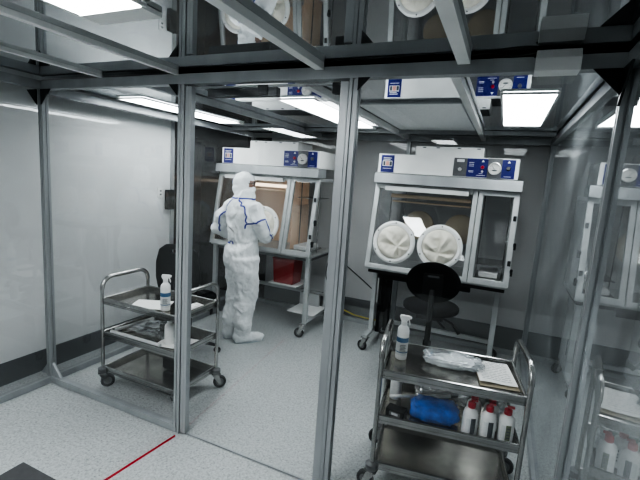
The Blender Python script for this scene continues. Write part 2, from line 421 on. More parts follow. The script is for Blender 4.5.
light(-2.5, -1.4, -.4, CA-.006, 'added fill light panel, out of view over the near left corner of the anteroom', .3, lamp_near)  # another invented source behind the camera, lifts the left foreground
light(-1.2, -2.45, -1.85, 2.5, 'large added fill light panel, out of view behind the viewer', 2.2, lamp_fill)  # unseen source added to light the header and other camera-facing sides
filt = principled('filter face', (.85, .87, .87), .5, 0.2); add_noise(filt, 90, .08)
m = MB().use(filt).box(-.955, -.30, 2.62, 3.86, CI-.012, CI-.0005)
m.use(alu).box(-.96, -.295, 2.59, 2.62, CI-.016, CI-.0005).box(-.96, -.295, 3.86, 3.89, CI-.016, CI-.0005)
tag(m.build('air_filter_panel', None, None, .002), 'pale grey square ceiling filter panel between two beams', 'air filter')
# wall items
m = MB().use(white).box(WX, WX+.008, 3.08, 3.15, 1.34, 1.44); m.use(labelk)
for z in (1.365, 1.40): m.box(WX+.008, WX+.011, 3.105, 3.125, z, z+.015)
tag(m.build('wall_switch', None, None, .001), 'small white switch plate on the left white wall', 'switch')
m = MB().use(black).box(WX+.0125, WX+.055, 3.17, 3.255, 1.22, 1.42); m.use(blackf).box(WX+.055, WX+.057, 3.18, 3.245, 1.25, 1.39)
tag(m.build('card_reader', None, None, .004), 'small black box at the end of the left white wall', 'reader')
# storage in the dark recess
t = tag(empty('storage_cabinet', (-4.05, 4.1, 0)), 'tall dark brown cabinet in the recess behind the left isolator', 'cabinet')
MB().box(-.32, .32, -.3, .3, .0, 2.0).build('cabinet_body', brown, t, .004)
for s in (-1, 1):
    dd = MB().box(.32, .338, .01 if s > 0 else -.29, .29 if s > 0 else -.01, .08, 1.96).build('cabinet_door', principled('brown door', (.022, .013, .009), .4), t, .003)
    MB().box(.338, .35, s*.03-.006, s*.03+.006, .95, 1.15).build('handle', steel, dd)

# ------------------------------------------------------------------ casters
def caster(parent, x, y, r=.05, top=.125, rz=0., name='caster'):
    """twin-fork swivel caster; parts: fork, wheel"""
    c = MB().use(steel)
    T = Matrix.Translation((x, y, 0)) @ Matrix.Rotation(rz, 4, 'Z')
    c.lathe([(.028, top-.012), (.028, top), (.012, top+.001)], 16, T)
    c.box(-.035, .035, -.03, .03, top-.004, top, T)
    for s in (-1, 1):
        c.prism([(-.028, top-.012), (.022, top-.012), (.044, r-.006), (.036, r-.016), (.02, r-.012)], 'y', s*.02-.0015, s*.02+.0015, T)
    f = c.build(name, None, parent, .0015)
    w = MB(); Tw = T @ Matrix.Translation((.03, 0, r)) @ Matrix.Rotation(PI/2, 4, 'X')
    w.use(rubber).lathe([(r*.62, -.011), (r*.9, -.014), (r, -.009), (r, .009), (r*.9, .014), (r*.62, .011)], 24, Tw, False)
    w.use(grey).lathe([(.003, -.016), (r*.25, -.016), (r*.28, -.009), (r*.62, -.009), (r*.62, .009), (r*.28, .009), (r*.25, .016), (.003, .016)], 24, Tw)
    w.build('wheel', None, f, 0)
    return f
# ------------------------------------------------------------------ service carts
W, D = .705, .44
def arc(c, r, a0, a1, n=6): return [(c[0]+r*math.cos(a0+(a1-a0)*i/n), c[1]+r*math.sin(a0+(a1-a0)*i/n)) for i in range(n+1)]
def cart(loc, rz, label, crz):
    t = tag(empty('service_cart', loc, rz), label, 'cart')
    # end frames: post, bent flat handle, post
    for s in (-1, 1):
        x = s*(W/2); R = .085; H = .835; h = D/2 - .012
        path = [(-h, .105), (-h, H-R)] + arc((-h+R, H-R), R, PI, PI/2)[1:] + arc((h-R, H-R), R, PI/2, 0) + [(h, .105)]
        pts = [(x, p[0], p[1]) for p in path]
        m = MB().use(steel).tube(pts, .0125, 12, True, None)
        autosmooth(m.build('end_frame', None, t), 50)
        hp = [(x, p[0], p[1]) for p in path if p[1] > .74]
        g = MB().use(steel).tube([(a, b, c) for a, b, c in hp], .0155, 12)
        autosmooth(g.build('handle_sleeve', None, t), 50)
    for k, z in enumerate((.67, .42, .15)):
        m = MB().use(shelfm); x = W/2-.012; y = D/2-.012
        m.box(-x, x, -y, y, z-.014, z-.010)
        m.use(steel)
        m.box(-x, x, -y, -y+.004, z-.028, z+.016); m.box(-x, x, y-.004, y, z-.028, z+.016)
        m.box(-x, -x+.004, -y, y, z-.028, z+.016); m.box(x-.004, x, -y, y, z-.028, z+.016)
        # rolled rim
        for a in ((-x, -y, x, -y), (-x, y, x, y)):
            m.tube([(a[0], a[1], z+.016), (a[2], a[3], z+.016)], .007, 8)
        for sx in (-x, x): m.tube([(sx, -y, z+.016), (sx, y, z+.016)], .007, 8)
        m.build('shelf', None, t, 0)
    for i, (sx, sy) in enumerate(((-1,-1), (1,-1), (1,1), (-1,1))):
        b = MB().use(grey).lathe([(.03, .118), (.034, .128), (.034, .15), (.018, .158)], 20, Matrix.Translation((sx*(W/2), sy*(D/2-.012), 0)))
        autosmooth(b.build('bumper', None, t))
        caster(t, sx*(W/2), sy*(D/2-.012), .048, .118, crz[i])
    return t
CLc = Vector((-2.195, 2.19, 0)); CLr = 0.0
CRr = math.radians(8); CRc = Vector((-.47, 1.965, 0)) + Matrix.Rotation(CRr, 3, 'Z') @ Vector((W/2, D/2, 0))
cart(CLc, CLr, 'stainless steel three shelf cart on the left, holding papers and a spray bottle', (.9, .9, .8, 1.1))
cart(CRc, CRr, 'stainless steel three shelf cart at the lower right, holding red capped bottles', (2.9, .6, -.3, 3.4))
def on(c, r, u, v, z): # cart-local -> world
    return c + Matrix.Rotation(r, 3, 'Z') @ Vector((u, v, z))
ZT, ZM = .6605, .4105   # tray surfaces
# ------------------------------------------------------------------ spray bottles
def spray(loc, rz, label):
    t = tag(empty('spray_bottle', loc, rz), label, 'spray bottle')
    autosmooth(MB().use(bottle).lathe([(.028, 0), (.032, .004), (.033, .02), (.033, .165), (.031, .183), (.020, .196), (.014, .202)], 28).build('bottle_body', None, t), 50)
    m = MB().use(labelw).lathe([(.0334, .03), (.0334, .135)], 28, caps=False)
    m.use(labelb).lathe([(.0337, .105), (.0337, .132)], 28, caps=False).lathe([(.0337, .045), (.0337, .05)], 28, caps=False)
    m.use(labelk)
    for k in range(5): m.box(-.016, .016-.004*(k % 2), -.0342, -.0325, .056+k*.008, .059+k*.008)
    m.build('bottle_label', None, t)
    m = MB().use(bottle); m.lathe([(.017, .198), (.017, .222), (.012, .228)], 20)
    m.prism([(-.018, .224), (.016, .224), (.022, .236), (.038, .238), (.040, .248), (.024, .254), (-.022, .258), (-.028, .244)], 'y', -.012, .012)
    m.build('spray_head', None, t, .003)
    m = MB().use(bottle).prism([(.020, .24), (.027, .236), (.036, .207), (.032, .198), (.028, .202)], 'y', -.006, .006)
    m.build('trigger', None, t, .002)
    return t
spray(on(CRc, CRr, -.27, .04, ZT), math.radians(20), 'white trigger spray bottle with blue band on the right cart')
spray(on(CLc, CLr, .14, -.1, ZT), math.radians(40), 'white trigger spray bottle with blue band on the left cart')
# ------------------------------------------------------------------ flat papers
def sheet(name, c, r, u, v, z, w, h, rot, label, cat, mat=paper, warp=.004, lines=0, parent=None, seed=0, th=.0008):
    T = Matrix.Translation(on(c, r, u, v, z)) @ Matrix.Rotation(r+rot, 4, 'Z')
    m = MB().use(mat)
    def fn(a, b): 
        x = (a-.5)*w; y = (b-.5)*h
        return (x, y, th + warp*(.5+.5*noise.noise(Vector((x*9+seed, y*9, seed)))))
    m.grid(fn, 12, 12); m.v = [tuple(v_) for v_ in m.v]
    m2 = MB(); m2.mats = [mat]
    if lines:
        m.use(labelk); rnd = random.Random(seed)
        for i in range(lines):
            yy = h/2 - h*(i+1)/(lines+1.5); x0 = -w*.4
            while x0 < w*.38:
                x1 = min(x0 + rnd.uniform(.01, .04), w*.4)
                def f2(a, b, x0=x0, x1=x1, yy=yy):
                    x = x0+(x1-x0)*a; y = yy + (b-.5)*.0035
                    return (x, y, th + .0022 + warp*(.5+.5*noise.noise(Vector((x*9+seed, y*9, seed)))))
                m.grid(f2, 2, 1); x0 = x1 + .006
    o = m.build(name, None, None, normals=False, smooth=True)
    o.matrix_world = T
    o.data.transform(Matrix.Identity(4))
    if label: tag(o, label, cat)
    return o
sheet('paper_sheet', CLc, CLr, -.02, -.07, ZT+.001, .26, .20, .45, 'blank white paper sheet on the top shelf of the left cart', 'paper')
sheet('paper_note', CLc, CLr, .25, .06, ZT+.001, .13, .16, -.2, 'small white paper on the right end of the left cart top', 'paper', lines=3, seed=4)
sheet('paper_sheet', CLc, CLr, .20, -.04, ZM+.001, .26, .20, .2, 'white paper sheet on the middle shelf of the left cart', 'paper', seed=2)
# stack of printed sheets with serrated edge on right cart
sheet('cardboard_sheet', CRc, CRr, .232, .02, ZT+.001, .19, .27, .05, 'brown board under the printed paper on the right cart', 'board', mat=principled('kraft board', (.30, .26, .18), .8), warp=.002)
sheet('printed_paper', CRc, CRr, .228, .05, ZT+.006, .185, .27, .06, 'crumpled printed paper with dark text rows on the right cart', 'paper', warp=.012, lines=11, seed=9)
# ------------------------------------------------------------------ crumpled blobs (bags)
def blob(name, c, r, u, v, z, dims, rot, mat, label, cat, amp=.25, freq=3., seed=0, sub=4, flat=True, group=None, facet=False):
    bm = bmesh.new(); bmesh.ops.create_icosphere(bm, subdivisions=sub, radius=1)
    for q in bm.verts:
        n_ = q.co.normalized(); p = n_.copy()
        # pillow
        p = Vector([math.copysign(abs(k)**.6, k) for k in p])
        w_ = noise.noise(n_*freq+Vector((seed, 0, 0))) + .5*abs(noise.noise(n_*freq*2.3+Vector((0, seed, 0))))
        p *= 1 + amp*w_
        q.co = Vector((p.x*dims[0]/2, p.y*dims[1]/2, p.z*dims[2]/2))
    mn = min(q.co.z for q in bm.verts)
    for q in bm.verts: q.co.z -= mn
    for f in bm.faces: f.smooth = not facet
    me = bpy.data.meshes.new(name); bm.to_mesh(me); bm.free(); me.materials.append(mat)
    o = bpy.data.objects.new(name, me); col.objects.link(o)
    o.location = on(c, r, u, v, z); o.rotation_euler = (0, 0, r+rot)
    if label: tag(o, label, cat, group)
    return o
# clear bag of white wipes
bag = tag(empty('plastic_bag', on(CRc, CRr, .01, .085, ZT+.001), CRr-.12), 'clear plastic bag of white wipes on top of the right cart', 'bag')
o = blob('wipes', Vector((0,0,0)), 0, .02, 0, .003, (.22, .13, .03), .1, tyvek, None, None, .3, 3.5, 3); o.parent = bag
o = blob('bag_film', Vector((0,0,0)), 0, 0, 0, 0, (.30, .17, .045), .1, film, None, None, .25, 4, 5); o.parent = bag
m = MB().use(labelb)
for k in range(7): m.box(-.135+.002*k, -.115+.004*(k % 3), -.05+k*.014, -.042+k*.014, .030, .0315)
m.build('bag_print', None, bag)
# middle shelf of the right cart
t = tag(empty('blue_package', on(CRc, CRr, -.062, -.09, ZM+.001), CRr+.02), 'shiny blue plastic wrapped package on the right cart middle shelf', 'package')
o = blob('blue_wrap', Vector((0,0,0)), 0, 0, 0, 0, (.245, .15, .10), 0, blueb, None, None, .16, 3.2, 8, facet=False); o.parent = t
m = MB().use(paper).grid(lambda a, b: (-.085+.045*a, -.04+.035*b, .0895-.006*a), 1, 1); m.build('sticker', None, t)
m = MB().use(black).box(-.05, .05, -.03, .03, 0, .045); m.use(grey).box(-.03, .03, -.0312, -.03, .012, .035).use(labelw).box(-.018, .018, -.032, -.031, .017, .03)
o = m.build('black_device', None, None, .01, seg=3); o.location = on(CRc, CRr, -.255, -.14, ZM+.001); o.rotation_euler = (0, 0, CRr-.25)
tag(o, 'small black device with rounded edges at the left of the middle shelf', 'device')
def red_bottle(u, v, rz, label, lab):
    t = tag(empty('capped_bottle', on(CRc, CRr, u, v, ZM+.001), CRr+rz), label, 'bottle', 'white bottles with red caps on the right cart')
    m = MB().use(bottle).lathe([(.031, 0), (.036, .004), (.037, .02), (.037, .115), (.033, .132), (.016, .145), (.014, .15)], 28)
    autosmooth(m.build('bottle_body', None, t), 50)
    m = MB().use(redcap).lathe([(.0175, .146), (.0185, .15), (.0185, .17), (.013, .176), (.006, .178), (.005, .188)], 20)
    m.box(-.006, .026, -.006, .006, .180, .190)
    m.build('cap', None, t)
    m = MB()
    def band(a0, a1, z0_, z1_, r_): return lambda a, b: (r_*math.cos(a0+(a1-a0)*a), r_*math.sin(a0+(a1-a0)*a), z0_+(z1_-z0_)*b)
    m.use(lab).grid(band(-PI/2-.1, -PI/2+.55,   .025, .105, .0375), 6, 1)
    m.use(labelk)
    for k in range(4): m.grid(band(-PI/2+.0, -PI/2+.45,   .036+k*.016, .043+k*.016, .0379), 4, 1)
    m.use(labelw).grid(band(-PI/2-.7, -PI/2-.15,   .03, .1, .0375), 6, 1)
    m.build('bottle_label', None, t)
    return t
red_bottle(0.113, -.160, .1, 'white bottle with red cap beside the blue package, leftmost of three', labelk)
red_bottle(0.198, -.160, .0, 'white bottle with red cap, middle one of three in a row', labelk)
red_bottle(0.283, -.155, -.1, 'white bottle with red cap and green label, rightmost of three', labelg)
def back_bottle(u, v, label):
    return red_bottle(u, v, .3, label, labelw)
back_bottle(.135, -.07, 'white bottle with red cap standing behind the left pair of bottles')
back_bottle(.222, -.07, 'white bottle with red cap standing behind the right pair of bottles')
o = blob('crumpled_bag', CRc, CRr, .285, .03, ZM+.001, (.06, .11, .08), 0, tyvek, 'crumpled white bag at the right end of the middle shelf', 'bag', .45, 4, 13, facet=True)
o = blob('clear_bag', CRc, CRr, -.02, .10, ZM+.001, (.26, .14, .07), .15, openbag, 'crumpled clear plastic bag behind the blue package', 'bag', .4, 4, 21, facet=True)
m = MB().use(bottle).tube([(-.18, 0, .012), (.16, 0, .012)], .010, 12); m.use(grey).tube([(.16, 0, .012), (.20, 0, .012)], .006, 10)
o = m.build('plastic_rod', None); o.location = on(CRc, CRr, -.13, .0, ZM+.055); o.rotation_euler = (0, math.radians(-3), CRr+.3)
tag(o, 'long white plastic rod lying above the blue package', 'rod')
# jar seen through the left of the right cart, under the spray bottle
m = MB().use(bottle).lathe([(.03, 0), (.033, .005), (.033, .13), (.03, .145), (.02, .155), (.02, .17), (.001, .171)], 24)
o = autosmooth(m.build('white_canister', None), 45); o.location = on(CRc, CRr, -.28, .05, ZM+.001)
tag(o, 'white cylindrical canister on the middle shelf under the spray bottle', 'canister')
# left cart middle shelf clutter
o = blob('clear_bag', CLc, CLr, -.04, .03, ZM+.001, (.34, .2, .05), .1, openbag, 'crumpled clear plastic bag on the left cart middle shelf', 'bag', .45, 4, 31, facet=True)
m = MB().use(bottle).lathe([(.03, 0), (.032, .005), (.032, .13), (.028, .145), (.015, .155), (.015, .17), (.001, .171)], 24)
o = autosmooth(m.build('white_canister', None), 45); o.location = on(CLc, CLr, .16, -.08, ZM+.001)
tag(o, 'white cylindrical canister on the left cart below the spray bottle', 'canister')
for k, (u0, v0, u1, v1, lb) in enumerate(((-.29, -.185, .18, -.185, 'pale plastic tube along the front of the left cart middle shelf'), (-.29, -.15, -.25, .17, 'pale plastic tube lying across the left end of the middle shelf'))):
    a = on(CLc, CLr, u0, v0, ZM+.030); b = on(CLc, CLr, u1, v1, ZM+.030)
    mid = (a+b)/2; m = MB().use(labelw).tube([a-mid, b-mid], .013, 12)
    o = m.build('plastic_tube', None); o.location = mid; tag(o, lb, 'tube')
m = MB().use(blackf).box(-.09, .09, -.05, .05, 0, .10)
o = m.build('dark_pouch', None, None, .02, seg=3); o.location = on(CLc, CLr, .10, .05, .151); tag(o, 'dark pouch on the bottom shelf of the left cart', 'pouch')

# ------------------------------------------------------------------ glove isolators
def crumple(R, h, seed, asym):
    """gathered fabric disc, bulging toward -y with folds meeting off-centre"""
    m = MB(); nr, na = 22, 72
    vs = [(0, -h, 0)]; rnd = random.Random(seed)
    cx, cz = asym
    a0 = rnd.uniform(-.6, .4); folds = [(a0, 1.1), (a0+1.0+rnd.uniform(0, .5), .7), (a0-1.2-rnd.uniform(0, .6), 1.2), (a0+2.9, .5)]
    def P(r, a):
        x = R*r*math.cos(a); z = R*r*math.sin(a)
        dx, dz = x-cx, z-cz; rr = math.hypot(dx, dz)/R; aa = math.atan2(dz, dx)
        y = -h*(1-r**3)**.5*(.55+.45*min(rr*1.2, 1))
        for fa, fs in folds:
            dlt = (aa-fa+PI) % (2*PI) - PI
            y -= .026*fs*math.exp(-(dlt/.20)**2)*min(rr*2, 1)*(1-r**4)
            y += .034*fs*math.exp(-((dlt-.42)/.22)**2)*min(rr*2, 1)*(1-r**4)
        y += .022*(abs(noise.noise(Vector((x*11+seed, z*11, seed))))-.25)*(1-r**4) + .006*noise.noise(Vector((x*30, z*30, seed)))*(1-r**4)
        return (x, min(y, 0), z)
    vs = [P(0.0001, 0)]
    for i in range(1, nr+1):
        for k in range(na): vs.append(P(i/nr, 2*PI*k/na))
    fs = [(0, 1+k, 1+(k+1) % na) for k in range(na)]
    for i in range(nr-1):
        for k in range(na):
            fs.append((1+i*na+k, 1+i*na+(k+1) % na, 1+(i+1)*na+(k+1) % na, 1+(i+1)*na+k))
    m.add(vs, fs); return m
IW = 1.24; TILT = .15
def isolator(x0, label, leg_y, lined):
    """x0: left edge at the window foot; local y=0 is the lower front edge"""
    t = tag(empty('glove_isolator', (x0, 3.65, 0)), label, 'glove isolator', 'glove isolators along the back wall')
    zb, zt = .845, 1.635
    sl = TILT/(zt-zb)
    def F(x, z, off=0): return (x, (z-zb)*sl + off, z)       # point on the sloping front
    def bar(m, xa, za, xb, zb_, w, vertical, th=.03):
        if vertical: vs = [F(xa-w/2, za), F(xa+w/2, za), F(xb+w/2, zb_), F(xb-w/2, zb_)]
        else: vs = [F(xa, za-w/2), F(xb, zb_-w/2), F(xb, zb_+w/2), F(xa, za+w/2)]
        back = [(a, b+th, c) for a, b, c in vs]
        m.add(vs+back, [(3,2,1,0),(4,5,6,7),(0,1,5,4),(1,2,6,5),(2,3,7,6),(3,0,4,7)])
    xd = .915     # divider between fixed window and side door
    m = MB().use(alul)
    bar(m, .02, zb, .02, zt, .045, True); bar(m, xd-.02, zb, xd-.02, zt, .04, True)
    bar(m, .04, zb+.022, xd-.04, zb+.022, .044, False); bar(m, .04, zt-.02, xd-.04, zt-.02, .05, False)
    m.build('window_frame', None, t, .003)
    dr = MB().use(alul)
    bar(dr, xd+.025, zb, xd+.025, zt, .04, True); bar(dr, IW-.02, zb, IW-.02, zt, .045, True)
    bar(dr, xd+.04, zb+.025, IW-.04, zb+.025, .05, False); bar(dr, xd+.04, zt-.02, IW-.04, zt-.02, .045, False)
    door = dr.build('access_door', None, t, .003)
    quad('door_glass', boxglass, [F(xd+.04, zb+.04, .012), F(IW-.04, zb+.04, .012), F(IW-.04, zt-.03, .012), F(xd+.04, zt-.03, .012)], door)
    for z in (1.05, 1.42):
        h = MB().use(dark).box(IW-.028, IW-.004, (z-zb)*sl-.012, (z-zb)*sl, z-.022, z+.022); h.build('hinge', None, door, .002)
    for z in (1.19, .975): MB().use(dark).box(IW-.002, IW+.02, (z-zb)*sl, (z-zb)*sl+.03, z-.028, z+.028).build('latch', None, t, .002)
    quad('window_glass', boxglass, [F(.04, zb+.04, .012), F(xd-.04, zb+.04, .012), F(xd-.04, zt-.04, .012), F(.04, zt-.04, .012)], t)
    # chamber: floor pan, edge posts, rear frame, glass ends and back
    yb = .66
    m = MB().use(alul)
    m.box(0, IW, .03, yb, zb-.02, zb+.0)
    for x in (.0, IW-.035): m.box(x, x+.035, yb-.035, yb, zb, zt)
    for x in (.0, IW-.035): m.box(x, x+.035, TILT+.03, yb, zt-.035, zt)
    m.box(0, IW, yb-.035, yb, zt-.035, zt)
    m.build('chamber_frame', None, t, .003)
    MB().use(black if not lined else grey).box(.02, IW-.02, .06, yb-.02, zb-.055, zb-.021).build('under_tray', None, t)
    if lined:
        MB().use(tan).box(.04, xd-.02, yb-.03, yb-.02, zb+.01, zt-.04).build('back_liner', None, t)
        MB().use(tan).box(xd-.012, xd-.004, .22, yb-.03, zb+.01, zt-.3).build('inner_divider', None, t)
    else:
        quad('back_glass', boxglass, [(.03, yb-.02, zb), (IW-.03, yb-.02, zb), (IW-.03, yb-.02, zt-.03), (.03, yb-.02, zt-.03)], t)
        # second pair of ports on the rear window
        for x in (.35, .76):
            p = MB().use(principled('rear glove tan', (.50, .43, .32), .7)); T = Matrix.Translation((x, yb-.03, 1.23)) @ Matrix.Rotation(PI/2, 4, 'X')
            p.lathe([(.15, 0), (.15, .02), (.13, .03), (.06, .05), (.001, .055)], 32, T); autosmooth(p.build('rear_glove_port', None, t))
    for x in (.002, IW-.002):
        quad('end_glass', boxglass, [(x, .02, zb), (x, yb, zb), (x, yb, zt), (x, TILT+.02, zt)], t)
    # light / rod tubes inside near top
    m = MB().use(lamp_soft if lined else brass).tube([(.12, .30, 1.525), (xd-.06, .30, 1.525)], .018, 12)
    m.use(brass).tube([(.12, .36, 1.47), (xd-.06, .36, 1.47)], .009, 10)
    m.build('interior_tube', None, t, 0)
    m = MB().use(steel)
    m.box(xd+.05, IW-.05, .22, .55, 1.42, 1.428) if lined else m.box(xd+.05, IW-.05, .16, .5, .99, .998)
    m.box(xd+.05, IW-.06, .10, .45, .87, .885)
    for x in (xd+.05, IW-.06): m.box(x, x+.008, .3, .31, zb, zt-.05)
    m.build('pass_shelf', None, t, .001)
    MB().use(white).box(xd+.08, IW-.09, .13, .42, .886, .93).build('inner_tray', None, t, .006)
    # ledge under the control housing
    m = MB().use(alu); m.prism([(.075, 1.64), (.28, 1.64), (.28, 1.73), (.085, 1.73)], 'x', -.005, IW+.01)
    m.build('ledge', None, t, .003)
    m = MB().use(white).box(.10, .84, TILT-.045, TILT+.0, 1.575, 1.615) ; m.build('sash_rail', None, t, .003)
    # control housing
    HX = .045 if lined else 0.
    m = MB().use(white).box(.02, 1.205, .10, .50, 1.735, 1.905); m.box(.34, .92, .16, .5, 1.905, 1.99)
    m.use(grey).box(.03, 1.195, .165, .49, 1.9055, 1.909).box(.35, .91, .17, .49, 1.9905, 1.994)  # grey lids added to mute the bright housing top mirrored in the ceiling
    m.use(labelk)
    for x in (.40, .52, .70, .86): m.box(x, x+.03, .158, .16, 1.975, 1.983)
    m.build('control_housing', None, t, .004).location = (HX, 0, 0)
    m = MB().use(blue).box(.045, .165, .095, .10, 1.74, 1.895); m.use(labelw).box(.06, .15, .0935, .095, 1.795, 1.845)
    m.use(pinkp).box(.09, .12, .092, .0935, 1.80, 1.84); m.use(labelk).box(.066, .085, .092, .0935, 1.80, 1.838).box(.125, .146, .092, .0935, 1.80, 1.838)
    m.use(labelw).box(.065, .14, .0935, .095, 1.865, 1.871).box(.065, .13, .0935, .095, 1.852, 1.857).box(.065, .145, .0935, .095, 1.772, 1.776)
    m.build('instruction_plate', None, t).location = (HX, 0, 0)
    m = MB().use(grey); xs = .71 if not lined else .80
    if not lined: m.box(.69, .80, .094, .10, 1.742, 1.895)
    m.box(.965, 1.075, .09, .10, 1.738, 1.90)
    m.use(blue).box(.80, .965, .094, .10, 1.742, 1.895).box(1.075, 1.175, .094, .10, 1.742, 1.895)
    m.use(labelw)
    for z in (1.86, 1.845, 1.83, 1.79, 1.78): m.box(.815, .855, .0925, .094, z, z+.004)
    m.box(.90, .93, .0925, .094, 1.77, 1.774).box(.88, .95, .0925, .094, 1.755, 1.759).box(1.095, 1.15, .0925, .094, 1.755, 1.759)
    # warning triangles
    for xx in (.925, 1.125): m.prism([(xx-.012, 1.868), (xx+.012, 1.868), (xx, 1.888)], 'y', .092, .094)
    cp = m.build('control_panel', None, t, 0); cp.location = (HX, 0, 0)
    def knob(x, z, r, mat, dep=.02):
        T = Matrix.Translation((x, .094, z)) @ Matrix.Rotation(PI/2, 4, 'X')
        k = MB().use(mat).lathe([(r, 0), (r, dep*.6), (r*.8, dep)], 18, T); autosmooth(k.build('knob', None, cp))
    knob(.925, 1.825, .014, redcap); knob(.925, 1.79, .010, silver, .012); knob(1.125, 1.825, .016, grey)
    if not lined: knob(.745, 1.80, .016, silver); MB().use(labelw).box(.715, .775, .0925, .094, 1.862, 1.885).build('display', None, cp)
    T = Matrix.Translation((1.02, .09, 1.818)) @ Matrix.Rotation(PI/2, 4, 'X')
    g = MB().use(silver).lathe([(.052, 0), (.052, .018), (.045, .02), (.045, .014)], 32, T, False)
    g.use(principled('dial face', (.6, .6, .58), .4)).lathe([(.045, .012), (.001, .0121)], 32, T)
    g.use(labelk)
    for k in range(9):
        a = math.radians(-30+k*30); c_, s_ = math.cos(a), math.sin(a)
        g.box(1.02+c_*.036-.002, 1.02+c_*.036+.002, .0765, .0775, 1.818+s_*.036-.002, 1.818+s_*.036+.002)
    g.prism([(1.018, 1.812), (1.022, 1.812), (.995, 1.845), (.993, 1.843)], 'y', .075, .0765)
    g.prism([(1.02+.02*math.cos(a)*1.1, 1.803+.006*math.sin(a)) for a in [2*PI*i/10 for i in range(10)]], 'y', .0755, .0765)
    autosmooth(g.build('pressure_gauge', None, cp))
    # glove ports
    for i, (x, z) in enumerate(((.245, 1.105), (.655, 1.115))):
        tilt = math.atan(sl)
        T = Matrix.Translation((x, (z-zb)*sl-.002, z)) @ Matrix.Rotation(-tilt, 4, 'X')
        Tr = T @ Matrix.Rotation(PI/2, 4, 'X')
        p = MB().use(white).lathe([(.195, 0), (.195, .016), (.178, .026), (.155, .024), (.152, .006)], 48, Tr, False)
        p.use(dark)
        for k in range(6):
            a = k*PI/3+.5; p.lathe([(.006, .02), (.006, .028), (.001, .029)], 8, Tr @ Matrix.Translation((.178*math.cos(a), .178*math.sin(a), 0)))
        pr_ = autosmooth(p.build('glove_port_ring', None, t), 35)
        c = crumple(.156, .055, 3+i*4+(0 if lined else 1), ((.045, -.035), (-.005, -.06))[i]); c.mats = [cream]; c.mi = [0]*len(c.f)
        c.v = [tuple(T @ Vector((a, b-.006, c__))) for a, b, c__ in c.v]
        c.build('glove_sleeve', None, pr_, smooth=True)
    # stand
    m = MB().use(alul)
    L = leg_y
    RX = IW-.09 if not lined else IW-.045
    for x in (.03, RX):
        m.box(x, x+.045, L, L+.045, .14, zb-.055 if not lined else zb-.02); m.box(x, x+.045, .56, .605, .14, zb-.055 if not lined else zb-.02)
        m.box(x, x+.045, L+.045, .56, .14, .18)
        if L > .1: m.box(x, x+.045, .02, L, .14, .17)
    m.box(.075, RX, .56, .60, .30 if lined else .14, .34 if lined else .18)
    m.box(.075, IW-.09, .56, .60, zb-.1, zb-.056)
    m.build('stand_frame', None, t, .004)
    if not lined:
        m = MB().use(blackf).box(.095, .13, .22, .56, .15, zb-.056).box(.15, .20, .30, .36, .15, zb-.056).box(.12, .95, .06, .12, zb-.1, zb-.056)
        m.build('dark_strut', None, t, .004)
    for i, (x, y) in enumerate(((.052, .05 if not lined else .0), (RX+.022, .05 if not lined else .0), (.052, .58), (RX+.022, .58))):
        caster(t, x, y, .05, .14, (2.8, 3.4, .3, -.5)[i])
    return t
isolator(-1.12, 'glove isolator on the right, behind the black stool, two white glove ports', .20, False)
isolator(-2.95, 'glove isolator on the left, peach lined, worked at by the person', .03, True)

# red container under the left isolator, on a bracket shelf
iso_left = [o for o in bpy.data.objects if o.name == 'glove_isolator.001'][0]
def world_child(o): o.location = -iso_left.location; o.parent = iso_left; return o
shelf_ = world_child(MB().use(white).box(-2.24, -1.90, 3.78, 4.10, .47, .485).build('bracket_shelf', None, None, .003))
for x in (-2.22, -1.92): 
    hg = MB().use(white).box(x-.01, x+.01, 4.085, 4.10, .485, .79).build('hanger', None, shelf_, .002)
m = MB().use(red); T = Matrix.Translation((-1.98, 3.92, .4855))
def frus(m, a, b, c, d, z0_, z1_, T):
    m.add([(-a,-b,z0_),(a,-b,z0_),(a,b,z0_),(-a,b,z0_),(-c,-d,z1_),(c,-d,z1_),(c,d,z1_),(-c,d,z1_)], [(3,2,1,0),(4,5,6,7),(0,1,5,4),(1,2,6,5),(2,3,7,6),(3,0,4,7)], T)
t = tag(empty('waste_bin', (-2.07, 3.90, .4855)), 'red plastic waste container hanging below the left isolator', 'container')
m = MB().use(red); frus(m, .118, .10, .130, .115, 0, .26, None); m.build('bin_body', None, t, .01)
m = MB().use(red); m.box(-.134, .134, -.12, .12, .26, .28); m.build('bin_lid', None, t, .006)
# lower tray beneath left isolator
m = MB().use(white); m.box(-2.0, -1.68, 3.80, 4.15, .19, .20); o = world_child(m.build('lower_tray', None, None, .003))
m = MB().use(alul).box(-2.0, -1.76, 4.10, 4.14, .2, .34).build('tray_bracket', None, o)
# cable bundle right of left isolator
m = MB().use(black); rnd = random.Random(5)
for k in range(6):
    c = (-1.60+.01*rnd.random(), 3.98+.05*rnd.random(), .66-.02*k); r1, r2 = .05+.02*rnd.random(), .13+.03*rnd.random()
    m.tube([(c[0]+.04*math.cos(a)+.01*k, c[1]+r1*math.cos(a), c[2]+r2*math.sin(a)) for a in [2*PI*i/24 for i in range(24)]], .005, 6, closed=True)
m.tube([(-1.62, 3.98, .8), (-1.6, 3.99, .7), (-1.62, 4.0, .5), (-1.66, 4.05, .42)], .005, 6)
tag(m.build('cable_bundle', None, None, smooth=True), 'coiled black cable bundle hanging right of the left isolator', 'cable')
m = MB().use(black); m.tube([(-1.64, 4.2, .78), (-1.5, 4.25, .68), (-1.3, 4.25, .55), (-1.125, 4.2, .45)], .006, 6)
tag(m.build('power_cable', None, None, smooth=True), 'black cable sagging between the two isolators', 'cable')
m = MB().use(yellow); m.tube([(-1.75, 4.47, .18), (-1.6, 4.48, .10), (-1.45, 4.48, .06), (-1.25, 4.48, .05), (-1.0, 4.48, .06)], .010, 8)
